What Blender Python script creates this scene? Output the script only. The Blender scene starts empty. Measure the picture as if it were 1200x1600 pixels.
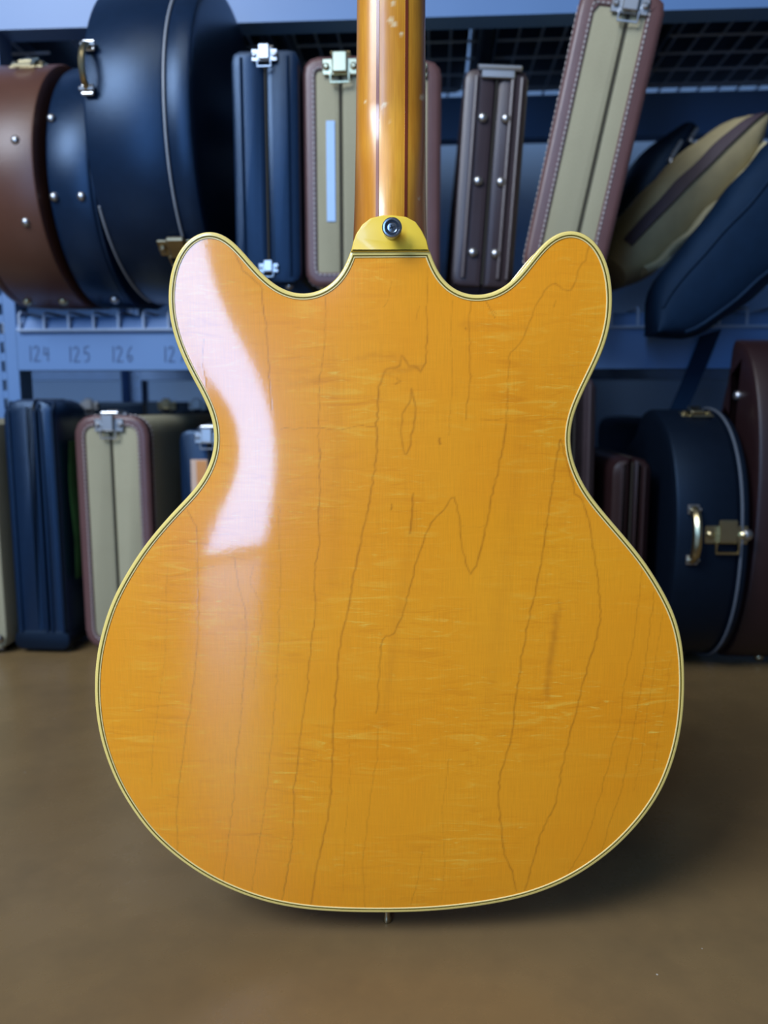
import bpy, math, random
import numpy as np
from mathutils import Matrix, Vector, Euler

random.seed(4)
rng = np.random.default_rng(11)
SC = bpy.context.scene
COL = SC.collection
R = math.radians

# ------------------------------------------------------------------ camera, world, lights, exposure
FPX = 1202.0          # focal length in pixels of the 1200x1600 frame
PITCH = R(8.0)        # camera looks slightly down
CAM_H = 0.399
GY = 0.527            # distance of the guitar's back (its rim) from the camera

cam_d = bpy.data.cameras.new('camera')
cam = bpy.data.objects.new('camera', cam_d)
COL.objects.link(cam)
cam.location = (0, 0, CAM_H)
cam.rotation_euler = (R(90) - PITCH, 0, 0)
cam_d.sensor_fit = 'VERTICAL'
cam_d.sensor_height = 36.0
cam_d.sensor_width = 27.0
cam_d.lens = 36.0 * FPX / 1600.0
cam_d.clip_start = 0.02
cam_d.dof.use_dof = True
cam_d.dof.focus_distance = 0.533
cam_d.dof.aperture_fstop = 5.4
SC.camera = cam

wld = bpy.data.worlds.new('room_light')
SC.world = wld
wld.use_nodes = True
bg = wld.node_tree.nodes['Background']
bg.inputs[0].default_value = (0.55, 0.72, 1.0, 1)
bg.inputs[1].default_value = 0.085

def area(name, loc, aim, sx, sy, power, color):
    d = bpy.data.lights.new(name, 'AREA')
    d.shape = 'RECTANGLE'
    d.size, d.size_y = sx, sy
    d.energy = power
    d.color = color
    o = bpy.data.objects.new(name, d)
    COL.objects.link(o)
    o.location = loc
    v = Vector(aim) - Vector(loc)
    o.rotation_euler = v.to_track_quat('-Z', 'Y').to_euler()
    return o

# daylight through a tall narrow door opening behind the camera, a window on the left, ceiling lamp
area('door_daylight', (-0.735, -1.573, 1.10), (-0.735, 0.5, 1.10), 0.265, 2.14, 27.0, (0.26, 0.52, 1.0))
area('window_daylight', (-1.65, -1.05, 2.25), (0.0, 0.6, 0.40), 1.2, 1.2, 100.0, (0.76, 0.85, 1.0))
area('ceiling_lamp', (-0.6, -0.5, 2.7), (-0.1, 0.5, 0.0), 1.2, 1.0, 13.0, (1.0, 0.90, 0.76))

SC.view_settings.view_transform = 'Standard'
SC.view_settings.look = 'None'
SC.view_settings.gamma = 1.0
SC.view_settings.use_curve_mapping = False
SC.view_settings.exposure = 0.0

# ------------------------------------------------------------------ projection helpers
def ray(u, v):
    a = (np.asarray(u, float) - 600) / FPX
    b = -(np.asarray(v, float) - 800) / FPX
    return a, math.cos(PITCH) + b * math.sin(PITCH), -math.sin(PITCH) + b * math.cos(PITCH)

def onplane(u, v, y=GY):
    x, yy, z = ray(u, v)
    return x / yy * y, CAM_H + z / yy * y

TH = R(3.4)           # the rack stands turned a little, its right end nearer
YR = 1.29
RACK = Matrix.Translation((0, YR, 0)) @ Matrix.Rotation(-TH, 4, 'Z')

def at(u, v, yl=0.0):
    """point of the rack's own frame seen in direction (u, v) at rack depth yl -> (x, z)"""
    x, y, z = ray(u, v)
    c, s = math.cos(TH), math.sin(TH)
    ox, oy = -s * (0 - YR) * -1 * -1, c * (0 - YR)
    ox = c * 0 - s * (0 - YR)
    oy = s * 0 + c * (0 - YR)
    dx, dy = c * x - s * y, s * x + c * y
    t = (yl - oy) / dy
    return float(ox + t * dx), float(CAM_H + t * z)

# ------------------------------------------------------------------ mesh helpers
class MB:
    def __init__(s):
        s.v, s.f = [], []
    def add(s, vs, fs, M=None):
        b = len(s.v)
        if M is not None:
            vs = [tuple(M @ Vector(p)) for p in vs]
        s.v += [tuple(p) for p in vs]
        s.f += [tuple(i + b for i in f) for f in fs]
        return s
    def box(s, c, size, ch=0.0, M=None):
        hx, hy, hz = [k / 2 for k in size]
        ch = min(ch, .45 * min(size))
        if ch <= 0:
            vs = [(c[0] + a * hx, c[1] + b * hy, c[2] + d * hz) for a in (-1, 1) for b in (-1, 1) for d in (-1, 1)]
            fs = [(0, 1, 3, 2), (4, 6, 7, 5), (0, 4, 5, 1), (2, 3, 7, 6), (0, 2, 6, 4), (1, 5, 7, 3)]
            return s.add(vs, fs, M)
        vs, ix = [], {}
        for a in (-1, 1):
            for b in (-1, 1):
                for d in (-1, 1):
                    for k in range(3):
                        p = [a * hx, b * hy, d * hz]
                        for q in range(3):
                            if q != k:
                                p[q] -= (a, b, d)[q] * ch
                        ix[(a, b, d, k)] = len(vs)
                        vs.append((c[0] + p[0], c[1] + p[1], c[2] + p[2]))
        fs = []
        g = lambda *k: ix[k]
        for a in (-1, 1):
            o = lambda l: l if a > 0 else l[::-1]
            fs.append(o([g(a, -1, -1, 0), g(a, 1, -1, 0), g(a, 1, 1, 0), g(a, -1, 1, 0)]))
            fs.append(o([g(-1, a, -1, 1), g(-1, a, 1, 1), g(1, a, 1, 1), g(1, a, -1, 1)]))
            fs.append(o([g(-1, -1, a, 2), g(1, -1, a, 2), g(1, 1, a, 2), g(-1, 1, a, 2)]))
        for a in (-1, 1):
            for b in (-1, 1):
                o = lambda l: l if a * b > 0 else l[::-1]
                fs.append(o([g(a, b, -1, 0), g(a, b, -1, 1), g(a, b, 1, 1), g(a, b, 1, 0)]))
                fs.append(o([g(b, -1, a, 2), g(b, 1, a, 2), g(b, 1, a, 0), g(b, -1, a, 0)]) if True else None)
                fs.append(o([g(-1, a, b, 1), g(-1, a, b, 2), g(1, a, b, 2), g(1, a, b, 1)]))
        for a in (-1, 1):
            for b in (-1, 1):
                for d in (-1, 1):
                    l = [g(a, b, d, 0), g(a, b, d, 1), g(a, b, d, 2)]
                    fs.append(l if a * b * d > 0 else l[::-1])
        return s.add(vs, fs, M)
    def tube(s, path, r, n=8, closed=False, M=None, cap=True):
        P = [Vector(p) for p in path]
        m = len(P)
        rs = r if isinstance(r, (list, tuple)) else [r] * m
        vs, fs = [], []
        up = None
        for i in range(m):
            a = P[(i - 1) % m] if closed or i > 0 else P[i]
            b = P[(i + 1) % m] if closed or i < m - 1 else P[i]
            t = (b - a).normalized()
            if up is None:
                up = Vector((0, 0, 1)) if abs(t.z) < .9 else Vector((1, 0, 0))
            q = t.cross(up)
            if q.length < 1e-6:
                q = t.orthogonal()
            q.normalize()
            w = q.cross(t).normalized()
            up = w
            for k in range(n):
                an = 2 * math.pi * k / n
                vs.append(P[i] + rs[i] * (math.cos(an) * q + math.sin(an) * w))
        for i in range(m if closed else m - 1):
            j = (i + 1) % m
            for k in range(n):
                l = (k + 1) % n
                fs.append((i * n + k, i * n + l, j * n + l, j * n + k))
        if not closed and cap:
            fs.append(tuple(range(n))[::-1])
            fs.append(tuple((m - 1) * n + k for k in range(n)))
        return s.add(vs, fs, M)
    def lathe(s, prof, n=20, M=None):
        """profile (r, h) about +Z"""
        vs, fs = [], []
        for r_, h in prof:
            for k in range(n):
                a = 2 * math.pi * k / n
                vs.append((r_ * math.cos(a), r_ * math.sin(a), h))
        m = len(prof)
        for i in range(m - 1):
            for k in range(n):
                l = (k + 1) % n
                fs.append((i * n + k, i * n + l, (i + 1) * n + l, (i + 1) * n + k))
        fs.append(tuple(range(n))[::-1])
        fs.append(tuple((m - 1) * n + k for k in range(n)))
        return s.add(vs, fs, M)
    def loops(s, loops, closed=True, cap0=True, cap1=True, M=None):
        n = len(loops[0])
        vs = [p for l in loops for p in l]
        fs = []
        for i in range(len(loops) - 1):
            for k in range(n if closed else n - 1):
                l = (k + 1) % n
                fs.append((i * n + k, i * n + l, (i + 1) * n + l, (i + 1) * n + k))
        if cap0:
            fs.append(tuple(range(n))[::-1])
        if cap1:
            fs.append(tuple((len(loops) - 1) * n + k for k in range(n)))
        return s.add(vs, fs, M)

def fix_normals(me):
    import bmesh
    bm = bmesh.new()
    bm.from_mesh(me)
    bmesh.ops.recalc_face_normals(bm, faces=bm.faces)
    bm.to_mesh(me)
    bm.free()

def obj(name, mb, m, parent=None, smooth=35, label=None, kind=None):
    me = bpy.data.meshes.new(name)
    me.from_pydata(mb.v, [], mb.f)
    me.update()
    fix_normals(me)
    if smooth:
        me.shade_smooth()
        me.set_sharp_from_angle(angle=R(smooth))
    me.materials.append(m)
    o = bpy.data.objects.new(name, me)
    COL.objects.link(o)
    if parent is not None:
        o.parent = parent
    if label:
        o['label'] = label
    if kind:
        o['kind'] = kind
    return o

def thing(name, label, cat, M, group=None):
    o = bpy.data.objects.new(name, None)
    o.empty_display_size = .03
    COL.objects.link(o)
    o.matrix_world = M
    o['label'] = label
    o['category'] = cat
    if group:
        o['group'] = group
    return o

def structure(o):
    o['kind'] = 'structure'
    return o

def rrect(w, h, r, n=6, x0=0.0, z0=0.0):
    """rounded rectangle, base at z0, centred on x0, counter-clockwise"""
    pts = []
    for cx, cz, a0 in ((w / 2 - r, r, -90), (w / 2 - r, h - r, 0), (-w / 2 + r, h - r, 90), (-w / 2 + r, r, 180)):
        for k in range(n + 1):
            a = R(a0 + 90 * k / n)
            pts.append((x0 + cx + r * math.cos(a), z0 + cz + r * math.sin(a)))
    return pts

def resample(pts, n, closed=True):
    p = np.array(pts, float)
    if closed:
        p = np.vstack([p, p[:1]])
    d = np.r_[0, np.cumsum(np.hypot(*np.diff(p, axis=0).T))]
    t = np.linspace(0, d[-1], n + 1)[:-1] if closed else np.linspace(0, d[-1], n)
    return np.stack([np.interp(t, d, p[:, 0]), np.interp(t, d, p[:, 1])], 1)

def offset(poly, d):
    """inset (d>0) of a counter-clockwise closed outline, mitred"""
    p = np.asarray(poly, float)
    e = np.roll(p, -1, 0) - p
    e /= np.maximum(np.linalg.norm(e, axis=1, keepdims=True), 1e-12)
    nrm = np.stack([-e[:, 1], e[:, 0]], 1)
    b = nrm + np.roll(nrm, 1, 0)
    b /= np.maximum(np.linalg.norm(b, axis=1, keepdims=True), 1e-12)
    c = np.maximum((b * nrm).sum(1, keepdims=True), .35)
    return p + b * d / c

def clip(poly, a, b, c):
    """keep a*x+b*z<=c"""
    out = []
    n = len(poly)
    for i in range(n):
        p, q = poly[i], poly[(i + 1) % n]
        fp, fq = a * p[0] + b * p[1] - c, a * q[0] + b * q[1] - c
        if fp <= 0:
            out.append(tuple(p))
        if fp * fq < 0:
            t = fp / (fp - fq)
            out.append((p[0] + t * (q[0] - p[0]), p[1] + t * (q[1] - p[1])))
    return out

# ------------------------------------------------------------------ materials
class N:
    def __init__(s, name):
        s.m = bpy.data.materials.new(name)
        s.m.use_nodes = True
        s.t = s.m.node_tree
        s.b = s.t.nodes['Principled BSDF']
    def n(s, typ, **kw):
        o = s.t.nodes.new('ShaderNode' + typ)
        for k, v in kw.items():
            if k in o.inputs:
                o.inputs[k].default_value = v
            else:
                setattr(o, k, v)
        return o
    def l(s, a, b):
        s.t.links.new(a, b)
    def math(s, op, a, b=None, clamp=False):
        o = s.n('Math', operation=op)
        o.use_clamp = clamp
        for i, k in enumerate((a, b)):
            if k is None:
                continue
            if isinstance(k, (int, float)):
                o.inputs[i].default_value = k
            else:
                s.l(k, o.inputs[i])
        return o.outputs[0]
    def mix(s, fac, a, b, blend='MIX'):
        o = s.n('Mix', data_type='RGBA', blend_type=blend)
        for i, k in ((0, fac), (6, a), (7, b)):
            if isinstance(k, (int, float)):
                o.inputs[i].default_value = k
            elif isinstance(k, tuple):
                o.inputs[i].default_value = k + (1,) if len(k) == 3 else k
            else:
                s.l(k, o.inputs[i])
        return o.outputs[2]
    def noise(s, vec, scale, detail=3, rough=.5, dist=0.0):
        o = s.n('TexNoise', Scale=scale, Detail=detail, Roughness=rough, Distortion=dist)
        s.l(vec, o.inputs['Vector'])
        return o.outputs['Fac']
    def obj_coord(s, scale=(1, 1, 1)):
        tc = s.n('TexCoord')
        mp = s.n('Mapping')
        mp.inputs['Scale'].default_value = scale
        s.l(tc.outputs['Object'], mp.inputs['Vector'])
        return mp.outputs['Vector']
    def ramp(s, fac, a, b):
        o = s.n('MapRange')
        o.clamp = True
        s.l(fac, o.inputs[0])
        o.inputs[1].default_value, o.inputs[2].default_value = a, b
        return o.outputs[0]
    def bump(s, h, strength, dist=.001):
        o = s.n('Bump', Strength=strength, Distance=dist)
        s.l(h, o.inputs['Height'])
        return o.outputs['Normal']
    def set(s, **kw):
        for k, v in kw.items():
            k = k.replace('_', ' ')
            if isinstance(v, tuple):
                v = v + (1,) if len(v) == 3 else v
            s.b.inputs[k].default_value = v
        return s

def simple(name, col, rough=.5, metal=0.0, var=.15, scale=60, bump=0.0, bscale=400, coat=0.0, spec=.5, tint=None):
    m = N(name)
    v = m.obj_coord()
    f = m.noise(v, scale, 4)
    a = tuple(c * (1 - var) for c in col)
    b = tuple(min(1, c * (1 + var)) for c in col)
    m.l(m.mix(f, a, b), m.b.inputs['Base Color'])
    m.set(Roughness=rough, Metallic=metal, Coat_Weight=coat, Coat_Roughness=.1)
    m.b.inputs['Specular IOR Level'].default_value = spec
    if tint:
        m.b.inputs['Specular Tint'].default_value = tint + (1,)
    if bump:
        m.l(m.bump(m.noise(v, bscale, 3), bump, .0006), m.b.inputs['Normal'])
    return m.m

def wood_back():
    m = N('flamed_maple_back')
    v = m.obj_coord()
    at_ = m.n('Attribute', attribute_name='grain')
    g = at_.outputs['Fac']
    at2 = m.n('Attribute', attribute_name='streak')
    low = m.noise(v, 9, 3)
    fib = m.noise(m.obj_coord((1500, 1, 45)), 1, 4, .6)
    flame = m.noise(m.obj_coord((26, 1, 190)), 1, 5, .62, .9)
    flame_glint = m.noise(m.obj_coord((70, 1, 420)), 1, 4, .6, .6)
    mask = m.ramp(m.noise(m.obj_coord((11, 1, 14)), 1, 2), .42, .62)
    base = m.mix(m.ramp(low, .3, .7), (.95, .335, .008), (.97, .390, .014))
    fl = m.ramp(flame, .30, .70)
    c = m.mix(m.math('MULTIPLY', mask, m.math('MULTIPLY', m.ramp(flame, .54, .70), .75)), base, (1.0, .53, .05))
    c = m.mix(m.math('MULTIPLY', mask, m.math('MULTIPLY', m.ramp(flame, .47, .30), .60)), c, (.74, .235, .006))
    c = m.mix(m.math('MULTIPLY', m.ramp(flame_glint, .6, .8), m.math('MULTIPLY', mask, 1.0)), c, (1.0, .68, .10))  # finest flame crests, their bright glints painted into the colour
    c = m.mix(m.math('MULTIPLY', m.ramp(fib, .62, .35), .16), c, (.50, .18, .008))
    c = m.mix(m.math('MULTIPLY', at2.outputs['Fac'], .5), c, (.50, .16, .010))
    c = m.mix(m.math('MULTIPLY', g, .64), c, (.33, .095, .006))
    m.l(c, m.b.inputs['Base Color'])
    m.set(Roughness=.30, Coat_Weight=1.0, Coat_Roughness=.072, Coat_IOR=1.6)
    m.b.inputs['Specular IOR Level'].default_value = .35
    h = m.math('ADD', m.math('MULTIPLY', fl, .6), m.math('MULTIPLY', fib, .25))
    m.l(m.bump(h, .18, .0005), m.b.inputs['Normal'])
    h2 = m.math('ADD', m.noise(v, 260, 2), m.math('MULTIPLY', g, -.8))
    m.l(m.bump(h2, .035, .0004), m.b.inputs['Coat Normal'])
    return m.m

def wood_neck():
    m = N('amber_neck_maple')
    v = m.obj_coord()
    w = m.n('Attribute', attribute_name='wear').outputs['Fac']
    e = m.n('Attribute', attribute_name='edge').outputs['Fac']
    fib = m.noise(m.obj_coord((900, 40, 30)), 1, 4, .6)
    low = m.noise(m.obj_coord((60, 20, 16)), 1, 3)
    c = m.mix(m.ramp(low, .35, .7), (.66, .25, .012), (.84, .40, .03))
    c = m.mix(m.math('MULTIPLY', m.ramp(fib, .62, .35), .3), c, (.42, .14, .008))
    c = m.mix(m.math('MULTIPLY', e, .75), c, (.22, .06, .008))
    c = m.mix(w, c, (.85, .66, .36))
    m.l(c, m.b.inputs['Base Color'])
    m.set(Roughness=.38, Coat_Weight=.75, Coat_Roughness=.24, Coat_IOR=1.55)
    m.l(m.bump(m.math('ADD', m.noise(v, 160, 3), m.math('MULTIPLY', fib, .4)), .10, .0005), m.b.inputs['Coat Normal'])
    return m.m

def tweed():
    m = N('woven_tweed')
    w1 = m.n('TexWave', Scale=260, Distortion=1.2)
    w1.bands_direction = 'DIAGONAL'
    v = m.obj_coord()
    m.l(v, w1.inputs['Vector'])
    n1 = m.noise(v, 700, 2)
    n2 = m.noise(v, 14, 3)
    c = m.mix(m.math('MULTIPLY', w1.outputs['Fac'], .6), (.36, .335, .215), (.28, .255, .15))
    c = m.mix(m.math('MULTIPLY', m.ramp(n1, .4, .7), .4), c, (.46, .43, .30))
    c = m.mix(m.math('MULTIPLY', m.ramp(n2, .5, .8), .25), c, (.24, .21, .13))
    m.l(c, m.b.inputs['Base Color'])
    m.set(Roughness=.75)
    m.l(m.bump(w1.outputs['Fac'], .3, .0006), m.b.inputs['Normal'])
    return m.m

def floor_mat():
    m = N('polished_brown_concrete')
    v = m.obj_coord()
    a = m.noise(v, 2.2, 5, .6)
    b = m.noise(v, 14, 5, .65)
    c = m.mix(m.ramp(a, .32, .68), (.165, .105, .046), (.235, .155, .068))
    c = m.mix(m.math('MULTIPLY', m.ramp(b, .45, .75), .45), c, (.125, .085, .042))
    vo = m.n('TexVoronoi', Scale=34)
    m.l(v, vo.inputs['Vector'])
    sp = m.ramp(vo.outputs['Distance'], .035, .02)
    pick = m.ramp(vo.outputs['Color'], .70, .72)
    c = m.mix(m.math('MULTIPLY', sp, pick), c, (.5, .47, .4))
    m.l(c, m.b.inputs['Base Color'])
    rr = m.math('ADD', m.math('MULTIPLY', b, .16), .20)
    m.l(rr, m.b.inputs['Roughness'])
    m.b.inputs['Specular IOR Level'].default_value = .36
    m.l(m.bump(b, .04, .002), m.b.inputs['Normal'])
    return m.m

M = {}
M['back'] = wood_back()
M['neck'] = wood_neck()
M['side'] = simple('amber_side_maple', (.74, .30, .018), .3, var=.12, scale=25, coat=1.0)
M['fret'] = simple('dark_rosewood', (.05, .025, .015), .5)
M['binding'] = simple('aged_cream_binding', (.92, .70, .20), .22, var=.06, scale=40, coat=.8)
M['cap'] = simple('yellowed_heel_plastic', (.95, .64, .060), .32, var=.04, scale=20, coat=.25)
M['dark_line'] = simple('dark_purfling', (.15, .11, .012), .6, var=.2, spec=.2)
M['pale_line'] = simple('pale_purfling', (.90, .72, .30), .3, var=.05)
M['stripe'] = simple('mahogany_stripe', (.20, .035, .012), .35, coat=.6)
M['chrome'] = simple('polished_nickel', (.55, .58, .62), .22, 1.0, var=.06)
M['dark_metal'] = simple('dark_screw_recess', (.05, .06, .075), .35, .8)
M['silver'] = simple('silver_hardware', (.52, .54, .56), .36, 1.0, var=.06)
M['brass'] = simple('pale_brass_hardware', (.62, .55, .34), .28, 1.0, var=.1)
M['old_brass'] = simple('tarnished_brass', (.40, .33, .2), .35, 1.0, var=.25)
M['black'] = simple('navy_black_vinyl', (.0045, .015, .040), .32, var=.2, scale=90, bump=.35, bscale=700, spec=.5, tint=(.45, .67, 1.0))
M['black_soft'] = simple('dark_nylon', (.003, .012, .032), .65, var=.25, scale=50, bump=.4, bscale=900, spec=.3, tint=(.4, .65, 1.0))
M['black_deep'] = simple('black_vinyl', (.003, .006, .013), .5, var=.2, bump=.3, bscale=700, spec=.35, tint=(.4, .65, 1.0))
M['brown'] = simple('brown_leather', (.105, .042, .026), .38, var=.2, scale=18, bump=.35, bscale=600)
M['plum'] = simple('plum_brown_vinyl', (.050, .036, .042), .36, var=.15, scale=25, bump=.3, bscale=700)
M['oxblood'] = simple('dark_oxblood_vinyl', (.022, .009, .010), .42, var=.2, scale=25, bump=.3)
M['trim'] = simple('plum_leather_trim', (.125, .062, .060), .36, var=.18, scale=30, bump=.3, bscale=500)
M['thread'] = simple('pale_thread', (.50, .47, .45), .7)
M['piping'] = simple('grey_piping', (.26, .29, .33), .5)
M['piping_dark'] = simple('dark_grey_piping', (.10, .12, .15), .6)
M['tweed'] = tweed()
M['seam'] = simple('dark_seam', (.03, .028, .022), .8)
M['blue_steel'] = simple('blue_grey_paint', (.115, .225, .44), .42, var=.07, scale=8)
M['dark_steel'] = simple('dark_blue_steel', (.05, .08, .13), .45)
M['wire'] = simple('galvanised_wire', (.34, .44, .60), .5)
M['pencil'] = simple('pencil_marks', (.055, .095, .19), .8)
M['wall'] = simple('painted_wall', (.19, .33, .56), .7, var=.05, scale=3)
M['floor'] = floor_mat()
M['canvas'] = simple('tan_canvas', (.34, .275, .14), .7, var=.2, scale=40, bump=.4, bscale=900)
M['canvas_pale'] = simple('pale_canvas_edge', (.46, .40, .23), .7, var=.15)
M['zip'] = simple('purple_brown_zip_tape', (.060, .040, .050), .6)
M['green'] = simple('green_cloth', (.016, .085, .014), .8, var=.4, scale=60, bump=.5, bscale=250)
M['orange'] = simple('orange_label_paper', (.62, .27, .08), .6, var=.15)
M['peach'] = simple('peach_label_paper', (.62, .45, .34), .6, var=.1)
M['paper'] = simple('pale_blue_paper', (.40, .60, .90), .5, var=.04)

# ------------------------------------------------------------------ the setting
mb = MB()
mb.add([(-4, -3.2, 0), (4, -3.2, 0), (4, 3.0, 0), (-4, 3.0, 0), (-4, -3.2, -.05), (4, -3.2, -.05), (4, 3.0, -.05), (-4, 3.0, -.05)],
       [(0, 1, 2, 3), (7, 6, 5, 4), (0, 4, 5, 1), (1, 5, 6, 2), (2, 6, 7, 3), (3, 7, 4, 0)])
structure(obj('floor', mb, M['floor'], smooth=0))
mb = MB()
mb.box((0, 1.06, 1.4), (8, .1, 2.8))
wall = structure(obj('wall_back', mb, M['wall'], smooth=0))
wall.matrix_world = RACK

# ------------------------------------------------------------------ storage rack
z_mid_t = at(600, 490)[1]
z_mid_b = at(600, 577)[1]
z_top_b = at(600, 29)[1]
z_top_t = z_top_b + (z_mid_t - z_mid_b)
X_L = at(28, 550)[0]
UPW = .052
X_R = X_L + 1.85
X_N = X_L - UPW - 1.30     # far upright of the neighbouring bay on the left
RD = .60
rack = thing('storage_rack', 'blue-grey steel storage rack with wire decks holding rows of instrument cases', 'rack', RACK)

def upright(x0, y0, sgn):
    """perforated angle post: front plate with slots, side flange; x0 outer-left edge"""
    b = MB()
    pitch, sw, sh = .0315, .008, .018
    t = .003
    zt = 1.62
    xm = x0 + UPW / 2
    for xs in (x0, x0 + UPW - (UPW - sw) / 2):
        b.box((xs + (UPW - sw) / 4, y0 + t / 2, zt / 2), ((UPW - sw) / 2, t, zt), .0008)
    z = .03
    k = 0
    while z < zt - .03:
        b.box((xm, y0 + t / 2, z + (pitch - sh) / 2), (sw, t, pitch - sh), 0)
        z += pitch
    b.box((xm, y0 + t / 2, .015), (sw, t, .03), 0)
    for xs in (x0 + t / 2, x0 + UPW - t / 2):
        b.box((xs, y0 + sgn * .022, zt / 2), (t, .04, zt), .0008)
    b.box((xm, y0 + sgn * .02, .004), (UPW + .03, .07, .008), .002)
    return b
for x0 in (X_N - UPW, X_L - UPW, X_R):
    obj('upright', upright(x0, 0.0, 1), M['blue_steel'], rack)
    obj('upright', upright(x0, RD, -1), M['blue_steel'], rack)

def beam(zb, zt, y0, s, X_L=X_L, X_R=X_R):
    prof = [(0, zb), (0, zt - .021), (.007, zt - .006), (.014, zt), (.042, zt), (.042, zb)]
    a = [(X_L - .002, y0 + s * y, z) for y, z in prof]
    c = [(X_R + .002, y0 + s * y, z) for y, z in prof]
    return MB().loops([a, c])
beam_mid = obj('beam', beam(z_mid_b, z_mid_t, 0, 1), M['blue_steel'], rack, smooth=20)
obj('beam', beam(z_mid_b, z_mid_t, RD, -1), M['blue_steel'], rack, smooth=20)
obj('beam', beam(z_top_b, z_top_t, 0, 1), M['blue_steel'], rack, smooth=20)
obj('beam', beam(z_top_b, z_top_t, RD, -1), M['blue_steel'], rack, smooth=20)

for zb_, zt2 in ((z_mid_b, z_mid_t), (z_top_b, z_top_t)):
    for y0, s_ in ((0, 1), (RD, -1)):
        obj('beam', beam(zb_, zt2, y0, s_, X_N, X_L - UPW), M['blue_steel'], rack, smooth=20)

def deck(z, X_L=X_L, X_R=X_R):
    b = MB()
    r = .0026
    n = int((X_R - X_L - .02) / .0425)
    for i in range(n):
        x = X_L + .008 + i * .0425
        b.tube([(x, -.004, z - .024), (x, -.004, z + .001), (x, .002, z + .006), (x, RD - .002, z + .006), (x, RD + .004, z + .001), (x, RD + .004, z - .02)], r, 5)
    y = .07
    while y < RD - .03:
        b.tube([(X_L + .004, y, z + .0016), (X_R - .004, y, z + .0016)], r, 5)
        y += .075
    b.tube([(X_L + .004, -.0062, z - .024), (X_R - .004, -.0062, z - .024)], r, 5)
    b.tube([(X_L + .004, RD + .006, z - .02), (X_R - .004, RD + .006, z - .02)], r, 5)
    return b
obj('wire_deck', deck(z_mid_t), M['wire'], rack, kind='stuff')
obj('wire_deck', deck(z_top_t), M['wire'], rack, kind='stuff')
for z in (z_mid_t, z_top_t):
    obj('wire_deck', deck(z, X_N, X_L - UPW), M['wire'], rack, kind='stuff')
for z in (z_mid_t, z_top_t):
    for px in (400, 778, 1092):
        x = at(px, 25)[0]
        b = MB()
        pr = [(-.016, -.036), (-.016, -.002), (.016, -.002), (.016, -.036), (.012, -.036), (.012, -.007), (-.012, -.007), (-.012, -.036)]
        b.loops([[(x + a, .043, z + c) for a, c in pr], [(x + a, RD - .043, z + c) for a, c in pr]])
        obj('deck_support', b, M['dark_steel'], rack, smooth=0)

# handwritten slot numbers on the front beam
GL = {'1': [[(.35, 1), (.3, 0)]], '2': [[(.05, .8), (.25, 1), (.55, .9), (.55, .65), (.05, .02), (.7, .05)]],
      '4': [[(.15, .95), (.05, .45), (.6, .5)], [(.5, .9), (.45, 0)]],
      '5': [[(.65, 1), (.2, .95), (.12, .55), (.5, .6), (.62, .35), (.45, .05), (.1, .05)]],
      '6': [[(.6, 1), (.25, .7), (.1, .3), (.3, .02), (.6, .15), (.55, .42), (.2, .35)]],
      '7': [[(.05, .95), (.7, .98), (.3, 0)]]}
def number(txt, px, py, h, parent, base=.0):
    x0, zc = at(px, py)
    b = MB()
    x = x0
    for ch in txt:
        for st in GL[ch]:
            pts = [(x + a * h * .62, -.0005, zc + c * h) for a, c in st]
            for p, q in zip(pts[:-1], pts[1:]):
                d = Vector((q[0] - p[0], 0, q[2] - p[2]))
                nn = Vector((-d.z, 0, d.x)).normalized() * .0011
                p, q = Vector(p), Vector(q)
                f = Vector((0, .0008, 0))
                b.add([p - nn, q - nn, q + nn, p + nn, p - nn + f, q - nn + f, q + nn + f, p + nn + f],
                      [(0, 1, 2, 3), (7, 6, 5, 4), (0, 4, 5, 1), (1, 5, 6, 2), (2, 6, 7, 3), (3, 7, 4, 0)])
        x += h * (.40 if ch == '1' else .66)
    obj('handwritten_number', b, M['pencil'], parent, smooth=0)
number('124', 44, 565, .026, beam_mid)
number('125', 106, 566, .026, beam_mid)
number('126', 173, 566, .026, beam_mid)
number('127', 254, 566, .026, beam_mid)

# ------------------------------------------------------------------ hardware for cases
def frame(p, n, xdir):
    """matrix: local z = outward normal n, local x ~ xdir"""
    n = Vector(n).normalized()
    x = Vector(xdir)
    x = (x - x.dot(n) * n).normalized()
    y = n.cross(x)
    return Matrix(((x.x, y.x, n.x, p[0]), (x.y, y.y, n.y, p[1]), (x.z, y.z, n.z, p[2]), (0, 0, 0, 1)))

def latch(parent, F, s=1.0, m='silver'):
    """draw latch: plate, lever and loop, about 45 mm wide"""
    b = MB()
    b.box((0, 0, .0012 * s), (.046 * s, .020 * s, .0026 * s), .001 * s, F)
    for sx in (-1, 1):
        b.lathe([(.0045 * s, 0), (.0045 * s, .003 * s), (.002 * s, .005 * s)], 10, F @ Matrix.Translation((sx * .018 * s, 0, .0015 * s)))
    o = obj('latch', b, M[m], parent)
    h = MB()
    h.box((0, .004 * s, .006 * s), (.020 * s, .026 * s, .006 * s), .0018 * s, F)
    h.tube([(-.012 * s, -.008 * s, .006 * s), (-.012 * s, -.020 * s, .005 * s), (.012 * s, -.020 * s, .005 * s), (.012 * s, -.008 * s, .006 * s)], .0018 * s, 6, M=F)
    obj('latch_lever', h, M[m], o)
    return o

def rivet(parent, F, r=.0065, m='silver', name='rivet'):
    b = MB().lathe([(r, 0), (r, r * .25), (r * .85, r * .6), (r * .5, r * .85), (r * .12, r * .95)], 14, F)
    return obj(name, b, M[m], parent)

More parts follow.
